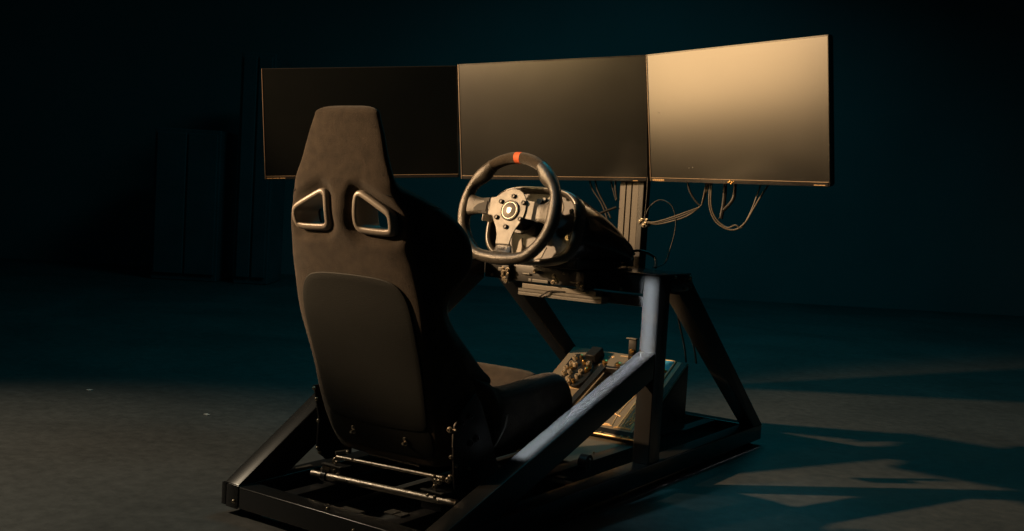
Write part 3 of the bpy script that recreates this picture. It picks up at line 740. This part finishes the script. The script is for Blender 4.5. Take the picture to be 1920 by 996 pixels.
# ------------------------------------------------------------------ monitors
def monitor(label, c, wd_, yaw_, tilt, rl, chin):
    r = V((math.cos(yaw_), math.sin(yaw_), 0)); n0 = V((-math.sin(yaw_), math.cos(yaw_), 0))
    u = V((0, 0, 1))*math.cos(tilt)-n0*math.sin(tilt)
    r2 = r*math.cos(rl)+u*math.sin(rl); u2 = -r*math.sin(rl)+u*math.cos(rl); n = r2.cross(u2)*-1   # n towards the back of the set
    if n.dot(n0) < 0: n = -n
    h = wd_*.5625
    def P(a, b_, d_): return c+r2*a+u2*b_+n*d_
    t = thing('monitor', label, 'monitor', c, 'triple monitor array')
    def slab(a0, a1, b0, b1, d0, d1, bev=.0008, seg=2):
        bm = bmesh.new(); vs_ = [bm.verts.new(P(a, b_, d_)) for d_ in (d0, d1) for a, b_ in ((a0, b0), (a1, b0), (a1, b1), (a0, b1))]
        for f in ((3, 2, 1, 0), (4, 5, 6, 7), (0, 1, 5, 4), (1, 2, 6, 5), (2, 3, 7, 6), (3, 0, 4, 7)): bm.faces.new([vs_[i] for i in f])
        bmesh.ops.recalc_face_normals(bm, faces=bm.faces)
        if bev: bmesh.ops.bevel(bm, geom=bm.edges[:], offset=bev, segments=seg, affect='EDGES', clamp_overlap=True)
        return bm
    hw, hh = wd_/2, h/2
    part('screen', slab(-hw+.0035, hw-.0035, -hh+.010, hh-.0035, .0006, .004, 0), M['screen'], t)
    part('bezel', join(slab(-hw, -hw+.0032, -hh, hh, -.0008, .012), slab(hw-.0032, hw, -hh, hh, -.0008, .012), slab(-hw+.0033, hw-.0033, hh-.0032, hh, -.0008, .012)), M['gloss'], t, smooth=True)
    part('chin', slab(-hw+.0033, hw-.0033, -hh-.001, -hh+.0092, -.0022, .012, .0014, 3), M['gloss'], t, smooth=True)
    part('housing', join(slab(-hw+.001, hw-.001, -hh+.001, hh-.001, .0125, .022, .003), slab(-hw*.62, hw*.62, -hh*.72, hh*.45, .0225, .05, .01, 3)), M['plastic'], t, smooth=True)
    part('mounting_plate', slab(-.05, .05, -.05, .05, .0505, .056, .001), M['steel_dark'], t)
    part('chin_highlight', slab(-hw+.003, hw-.003, -hh+.0094, -hh+.0106, -.0020, -.0002, 0), M['edge'], t)  # thin strip added as the lit line above the chin
    part('side_highlight', slab(-hw-.0006, -hw+.0004, -hh, hh, -.0014, .001, 0), M['edge'], t)  # same painted highlight down the left side
    for a0, a1, b0, b1 in chin:
        part('chin_mark', slab(a0, a1, -hh+b0, -hh+b1, -.0031, -.0023, 0), M['print'], t)
    return t, P
K = .65
hwr = 1.011*K/2
C_, PC = monitor('dark centre monitor of the three, above the steering wheel', V((-.322, .329, 1.573))*K, 1.011*K, .089, .108, .031,
    [(hwr-.046, hwr-.030, -.0005, .0015)])
L__, PL = monitor('darkest monitor, at the left behind the seat headrest', V((-1.341, .117, 1.534))*K, 1.011*K, .572, .034, .067,
    [(-hwr+.006+.011*i, -hwr+.006+.011*i+(.008 if i % 2 else .010), .0015, .0042) for i in range(6)])
R__, PR = monitor('brightly lit monitor at the right, glowing tan from the lamp', V((.663, .199, 1.589))*K, 1.011*K, -.352, .133, 0,
    [(-hwr+.012+.0085*i, -hwr+.012+.0085*i+.0066, .0012 if i != 3 else .0005, .0062) for i in range(6)]+[(hwr-.048, hwr-.012, .0015, .003)])
# small crest under the right monitor
hh = 1.011*K*.5625/2
for a0, b0, s_ in ((-.010, .003, .005), (-.004, .0055, .006), (.003, .003, .006), (.009, .0055, .004), (-.001, -.001, .005)):
    bm = bmesh.new(); bmesh.ops.create_icosphere(bm, subdivisions=1, radius=s_*.55); bmesh.ops.translate(bm, verts=bm.verts, vec=PR(a0, -hh+b0, -.003))
    part('crest', bm, M['brass'], R__)
for a0, b0 in ((-.285, .015), (-.165, -.145), (-.150, -.143)):
    bm = bmesh.new(); bmesh.ops.create_icosphere(bm, subdivisions=1, radius=.0012); bmesh.ops.translate(bm, verts=bm.verts, vec=PR(a0, b0, -.0004)); part('dust_speck', bm, M['paper'], R__)
bm = bmesh.new(); bmesh.ops.create_icosphere(bm, subdivisions=2, radius=.0028); bmesh.ops.translate(bm, verts=bm.verts, vec=PC(.006, -hh+.001, -.003))
part('power_light', bm, M['brass'], C_, smooth=True)

# monitor stand
st = thing('monitor_stand', 'black slotted aluminium column and arms holding the three monitors', 'stand', (.05, .3, .55))
colp = [(.018, .285), (.037, .285), (.037, .289), (.041, .289), (.041, .285), (.057, .285), (.057, .289), (.061, .289), (.061, .285), (.082, .285), (.082, .325), (.018, .325)]
M['column'] = mat('shade_darkened_profile', (0.075, 0.068, 0.058), 0.5)  # tone darkened to stand in for shadow falling on the column
part('column', prism(colp, 'z', .54, 1.16, .0006, 1), M['column'], st, label='slotted aluminium column, lit tan in one patch')
part('column_side', box(.0825, .100, .284, .326, .54, 1.16, .002), M['steel_dark'], st)
part('column_base', join(box(-.03, .13, .188, .33, .545, .560, .002), box(.0, .10, .26, .34, .5602, .585, .002)), M['steel_dark'], st)
part('arm', box(-.62, .50, .327, .36, 1.0, 1.04, .003), M['steel_dark'], st)
for x0, y0, z0 in ((-.21, .327, 1.022), ):
    part('arm_joint', box(x0-.04, x0+.04, .272, .3265, z0-.04, z0+.04, .003), M['steel_dark'], st)
part('arm_joint', loft([[V((-.62, .33, z)), V((-.62, .36, z)), V((-.90, .20, z)), V((-.885, .135, z))] for z in (.98, 1.04)]), M['steel_dark'], st)
part('arm_joint', loft([[V((.50, .328, z)), V((.50, .358, z)), V((.40, .34, z)), V((.43, .20, z))] for z in (.98, 1.04)]), M['steel_dark'], st)
inst('bolt', BOLT, (.1, .29, .727), st, QY); inst('bolt', BOLT, (.1, .29, .718), st, QY)
part('cable_clip', join(tube([(.118, .262, .724), (.118, .285, .724)], .014, 18), tube([(.102, .262, .724), (.102, .280, .724)], .008, 14)), M['cable'], st, smooth=True)
for dx, dz in ((.112, .732), (.124, .722), (.118, .716), (.106, .727), (.128, .732)): inst('bolt', BOLT_S, (dx, .262, dz), st, QY)

# ------------------------------------------------------------------ cables
def cable(label, pts, r, m='cable', n=10, group=None):
    o = part('cable', tube(smoothpath(pts, n), r, 8), M[m], None, smooth=True, origin=pts[0]); tag(o, label, 'cable', group); return o
Y = .262
for i, (dy, dz) in enumerate(((0, 0), (.003, -.006), (-.003, .005))):
    cable(['lowest pale cable of the bundle running right from the column clip', 'middle pale cable of the bundle running right from the column clip', 'upper pale cable of the bundle running right from the column clip'][i],
          [(.128, Y, .727), (.16, Y+dy, .726+dz*.6), (.215, Y+dy, .742+dz), (.26, Y+dy, .760+dz), (.296, Y, .781), (.306, Y+dy, .80), (.314+dy*2, Y+.01, .86)], .0021, 'cable_pale')
cable('black cable coming down left of the cable knot under the right monitor', [(.250, Y, .86), (.262, Y, .825), (.28, Y, .80), (.299, Y, .783)], .003)
cable('pale outer cable of the loop hanging under the right monitor', [(.325, Y, .86), (.326, Y, .79), (.345, Y, .747), (.375, Y, .726), (.41, Y, .722), (.44, Y-.002, .744), (.462, Y, .786), (.48, Y, .82), (.50, Y+.01, .86)], .0026, 'cable_pale')
cable('pale inner cable of the loop hanging under the right monitor', [(.330, Y, .86), (.331, Y, .792), (.35, Y, .75), (.385, Y, .727), (.412, Y-.004, .735), (.43, Y, .73), (.452, Y, .772), (.468, Y, .82), (.475, Y+.01, .86)], .0022, 'cable_pale')
cable('thick black cable hanging straight under the right monitor', [(.362, Y+.02, .86), (.362, Y+.02, .80), (.358, Y+.015, .75)], .006)
cable('short black cable curving beside the thick hanging one', [(.392, Y+.02, .86), (.39, Y+.02, .81), (.365, Y+.015, .775)], .005)
cable('thin black cable dropping from the monitors past the clip', [(.128, Y-.01, .86), (.128, Y-.01, .80), (.126, Y-.01, .74)], .0018)
cable('thin black cable looping in a ring right of the column', [(.120, Y, .730), (.13, Y, .765), (.155, Y, .79), (.18, Y, .794), (.208, Y, .778), (.223, Y, .74), (.222, Y, .70), (.212, Y, .655), (.197, Y, .61), (.19, .2, .596)], .0016)
cable('thick black cable from the wheel base down to the deck edge', [(.125, .186, .64), (.15, .205, .642), (.185, .22, .625), (.205, .19, .598)], .004)
cable('leftmost black cable hanging behind the wheel base', [(-.105, .30, .86), (-.09, .30, .82), (-.05, .30, .77), (-.02, .29, .72)], .003)
cable('second black cable hanging behind the wheel base', [(-.085, .30, .86), (-.07, .30, .815), (-.04, .30, .77), (-.01, .29, .73)], .003)
cable('third black cable slanting behind the wheel base to the column', [(-.03, .30, .86), (-.015, .30, .82), (.01, .28, .785)], .0028)
cable('fourth black cable slanting down beside the column', [(.0, .285, .86), (.005, .28, .82), (.012, .28, .79)], .0028)
cable('fan of black cable between wheel base and column', [(-.05, .25, .735), (-.02, .265, .75), (.012, .28, .765)], .004)
cable('thin black cable hanging behind the upright onto the pedal box', [(.19, .36, .56), (.20, .40, .45), (.215, .46, .35), (.21, .50, .29)], .003)
cable('second thin black cable hanging behind the upright onto the pedal box', [(.17, .36, .56), (.185, .40, .44), (.18, .47, .34), (.17, .51, .288)], .003)

# ------------------------------------------------------------------ pedal box
x0, x1, y0, z0, y1, z1 = -.257, .173, .203, .086, .527, .279
sv = V((0, y1-y0, z1-z0)); SL = sv.length; sv.normalize(); pn = V((1, 0, 0)).cross(sv)
def pp(x, v, h=0): return V((x, y0, z0))+sv*v+pn*h
QP = Matrix((V((1, 0, 0)), sv, pn)).transposed().to_quaternion()
def pslab(pol, h0, h1, bev=.0006):
    bm = bmesh.new(); A = [bm.verts.new(pp(x, v, h0)) for x, v in pol]; B = [bm.verts.new(pp(x, v, h1)) for x, v in pol]; n = len(pol)
    bm.faces.new(A[::-1]); bm.faces.new(B)
    for i in range(n): bm.faces.new((A[i], A[(i+1) % n], B[(i+1) % n], B[i]))
    bmesh.ops.recalc_face_normals(bm, faces=bm.faces)
    if bev: bmesh.ops.bevel(bm, geom=bm.edges[:], offset=bev, segments=1, affect='EDGES', clamp_overlap=True)
    return bm
pb = thing('pedal_box', 'wedge shaped black pedal box with sloping gold lined plate on the floor of the rig', 'pedal box', (0, .4, b))
part('box_body', prism([(y0+.004, b+.0005), (y0+.004, z0-.004), (y1, z1-.004), (y1+.004, z1-.008), (y1+.004, b+.0005)], 'x', x0+.003, x1-.003, .002), M['steel_dark'], pb, smooth=True)
part('sloping_plate', pslab([(x0, -.004), (x1, -.004), (x1, SL), (x0, SL)], 0, .004, .001), M['plate'], pb)
part('plate_border', pslab([(x0+.002, -.002), (x1-.002, -.002), (x1-.002, .018), (x0+.002, .018)], .0042, .006), M['steel'], pb)
part('plate_border', pslab([(.1495, .0185), (x1-.002, .0185), (x1-.002, SL-.002), (.1495, SL-.002)], .0042, .006), M['steel'], pb)
part('plate_lip', tube([pp(x0+.01, -.008, .001), pp(x1-.004, -.008, .001)], .0028, 8), M['trace'], pb)
for x, v in ((.036, -.005), (.056, -.004), (.125, -.006), (.15, -.004)): inst('bolt', BOLT_S, pp(x, v, .004), pb, QP)
def line(pts, r=.0011):
    part('gold_line', tube([pp(x, v, .0046) for x, v in pts], r*1.6, 6), M['trace'], pb)
line([(.02, .027), (.072, .0325), (.0655, .083), (.0695, .142), (.076, .18), (.078, .25)])
line([(.066, .083), (.052, .088)], .0009); line([(.0664, .083), (.078, .079)], .0009)
line([(.082, .026), (.0925, .031), (.093, .079), (.094, .143), (.096, .23)], .0016)
line([(.088, .029), (.1046, .0305), (.1005, .09), (.104, .16), (.106, .24)])
line([(.1046, .0305), (.138, .0294), (.1385, .10), (.139, .23)])
line([(.108, .034), (.134, .033), (.134, .06)], .0009)
line([(.03, .035), (.062, .037)], .0009); line([(-.02, .03), (.012, .031), (.02, .09), (.02, .2)])
line([(.112, .05), (.12, .075), (.113, .10), (.122, .13)], .0014); line([(.125, .05), (.129, .07), (.124, .1)], .0014)
for i in range(9):
    x = .112+.0028*(i % 3)*2; v = .038+.0065*i; part('stud', pslab([(x, v), (x+.004, v), (x+.004, v+.0035), (x, v+.0035)], .0042, .007), M['trace'], pb)
for i in range(5): line([(.0, .10+.022*i), (.012, .104+.022*i), (.026, .098+.022*i)], .0012)
for i in range(6): line([(-.045+.002*i, .20+.016*i), (-.028, .204+.016*i), (-.02+.003*i, .196+.016*i)], .0012)
part('gold_strip', pslab([(-.245, .168), (-.1195, .178), (-.118, .167), (-.245, .157)], .0042, .0062), M['tan'], pb)
part('gold_strip', pslab([(-.20, .118), (-.113, .130), (-.112, .123), (-.20, .111)], .0042, .0058), M['tan'], pb)
line([(-.1425, .332), (-.1417, .354), (-.1365, .354)], .0009); line([(-.1292, .3535), (-.1275, .3296), (-.133, .3296)], .0009)
for x, v in ((-.113, .350), (-.107, .351), (-.096, .352), (-.0896, .352), (-.092, .347)): part('stud', pslab([(x, v), (x+.004, v), (x+.004, v+.003), (x, v+.003)], .0042, .0056), M['trace'], pb)
part('gold_strip', pslab([(-.068, .360), (-.025, .363), (-.025, .368), (-.068, .366)], .0042, .0058), M['tan'], pb)
bp = part('blue_panel', pslab([(.05, .235), (.1255, .235), (.1255, .3725), (.05, .370)], .0042, .007, .001), M['blue'], pb)
part('panel_border', pslab([(.1262, .235), (.132, .235), (.132, .375), (.1262, .3735)], .0042, .0085, .001), M['tan'], pb)
part('panel_border', pslab([(.05, .3706), (.1258, .3738), (.1258, .3765), (.05, .3750)], .0042, .0075, .0005), M['trace'], pb)
inst('knob', lathe_mesh([(.0075, 0), (.0075, .004), (.0055, .007), (.0035, .0072), (.003, .011), (0, .011)], 16, 'knob', M['brass']), pp(.117, .316, .007), pb, QP)
# pedals
pd = thing('studded_pedal', 'black pedal covered with a cluster of gold studs, left on the sloping plate', 'pedal', pp(-.16, .2, .004))
padp = [(p.x, p.y) for p in chaikin([V((x, v, 0)) for x, v in [(-.222, .318), (-.185, .328), (-.115, .285), (-.104, .20), (-.123, .155), (-.19, .180), (-.214, .228)]], 2)]
part('pedal_face', pslab(padp, .012, .022, .002), M['rubber'], pd, smooth=True)
part('pedal_arm', pslab([(-.175, .20), (-.145, .20), (-.145, .33), (-.175, .33)], .0045, .0118, .001), M['steel_dark'], pd)
part('pedal_block', pslab([(-.165, .300), (-.125, .300), (-.120, .352), (-.160, .352)], .0045, .04, .003), M['rubber'], pd, smooth=True)
SM = lathe_mesh([(0.0085, 0), (.0085, .010), (.0070, .013), (.0046, .013), (.0040, .008), (0, .008)], 16, 'stud', M['stud'])
SM2 = lathe_mesh([(0.0062, 0), (.0062, .012), (.0045, .015), (0, .0155)], 14, 'stud', M['brass'])
for i, (x, v) in enumerate([(-.1956, .2903), (-.1795, .300), (-.1937, .2600), (-.1787, .2560), (-.1528, .2728), (-.1324, .2715), (-.2000, .2317), (-.1812, .2358), (-.1919, .2094), (-.1752, .2180), (-.127, .2372), (-.1402, .2265), (-.1398, .2021), (-.1393, .1762), (-.1543, .1695), (-.1636, .1845), (-.123, .2558)]):
    inst('stud', (SM, SM2)[i % 3 == 1], pp(x, v, .022), pd, QP @ Matrix.Rotation(random.uniform(-.35, .35), 3, 'X').to_quaternion() @ Matrix.Rotation(random.uniform(-.35, .35), 3, 'Y').to_quaternion())
pr_ = thing('long_pedal', 'long dark bar pedal with brass knob, right of the studded pedal', 'pedal', pp(-.09, .15, .004))
def bar(pol, h0, h1): return pslab(pol, h0, h1, .0015)
part('pedal_bar', bar([(-.106, .010), (-.084, .010), (-.0655, .275), (-.090, .285)], .020, .032), M['steel_dark'], pr_, smooth=True)
part('pedal_foot', bar([(-.10, .02), (-.085, .02), (-.085, .06), (-.10, .06)], .0045, .020), M['steel_dark'], pr_)
part('cross_bracket', bar([(-.078, .262), (-.020, .265), (-.020, .276), (-.078, .276)], .0045, .030), M['steel_dark'], pr_)
KN = lathe_mesh([(.0085, 0), (.0095, .004), (.0085, .010), (.005, .012), (0, .012)], 18, 'knob', M['brass'])
inst('knob', KN, pp(-.0781, .284, .030), pr_, QP); inst('knob', KN, pp(-.0283, .284, .028), pr_, QP)
part('knob_ring', tube([pp(-.0283+.012*math.cos(a), .284+.012*math.sin(a), .034) for a in [i*math.pi/9 for i in range(19)]], .0018, 6), M['zinc'], pr_)

# lever beside the upright
lv = thing('lever', 'small upright lever with pale flat top and brass knob beside the upright post', 'lever', (.195, .1, .33))
part('lever_plate', box(.182, .206, .098, .104, .335, .394, .002), M['steel_dark'], lv, smooth=True)
part('lever_top', box(.176, .208, .092, .108, .3945, .3985, .001), M['alu'], lv)
part('lever_arm', box(.19, .25, .104, .112, .30, .35, .002), M['steel_dark'], lv)
inst('knob', lathe_mesh([(.005, 0), (.008, .003), (.008, .007), (.004, .010), (0, .010)], 16, 'knob', M['brass']), (.196, .098, .360), lv, QY)
part('lever_pin', tube([(.193, .100, .325), (.193, .100, .345)], .004, 10), M['brass'], lv, smooth=True)

# ------------------------------------------------------------------ floor scraps and far cabinets
for lab, x, y, s_ in (('tiny pale paper scrap on the dark floor, farther left', -1.769, -.306, .012), ('tiny pale paper scrap on the dark floor, nearer the rig', -1.185, -.26, .011)):
    o = part('paper_scrap', prism([(x-s_, y-s_*.5), (x+s_*.8, y-s_*.7), (x+s_, y+s_*.5), (x-s_*.7, y+s_*.6)], 'z', .0005, .0025, .0004), M['paper'], None, origin=(x, y, 0))
    tag(o, lab, 'paper scrap')
def farbox(name, label, s0, s1, z_, dist, depth):
    c = camxy+wd*dist; t = thing(name, label, 'cabinet', c+wr*((s0+s1)/2))
    def B(sa, sb, za, zb, da, db):
        bm = bmesh.new(); vs_ = [bm.verts.new(c+wr*s+wd*d_+V((0, 0, z))) for d_ in (da, db) for s, z in ((sa, za), (sb, za), (sb, zb), (sa, zb))]
        for f in ((3, 2, 1, 0), (4, 5, 6, 7), (0, 1, 5, 4), (1, 2, 6, 5), (2, 3, 7, 6), (3, 0, 4, 7)): bm.faces.new([vs_[i] for i in f])
        bmesh.ops.recalc_face_normals(bm, faces=bm.faces); bmesh.ops.bevel(bm, geom=bm.edges[:], offset=.006, segments=1, affect='EDGES'); return bm
    part('cabinet_body', B(s0, s1, 0, z_, 0, depth), M['cabinet'], t)
    m_ = (s0+s1)/2
    part('door', B(s0+.02, m_-.006, .05, z_-.03, -.02, -.001), M['cabinet'], t); part('door', B(m_+.006, s1-.02, .05, z_-.03, -.02, -.001), M['cabinet'], t)
farbox('storage_cabinet', 'low dark cabinet barely visible at the far wall on the left', -2.75, -2.25, 1.15, 8.2, .5)
farbox('storage_cabinet', 'tall dark cabinet barely visible at the far wall on the left', -2.12, -1.86, 1.75, 8.2, .5)
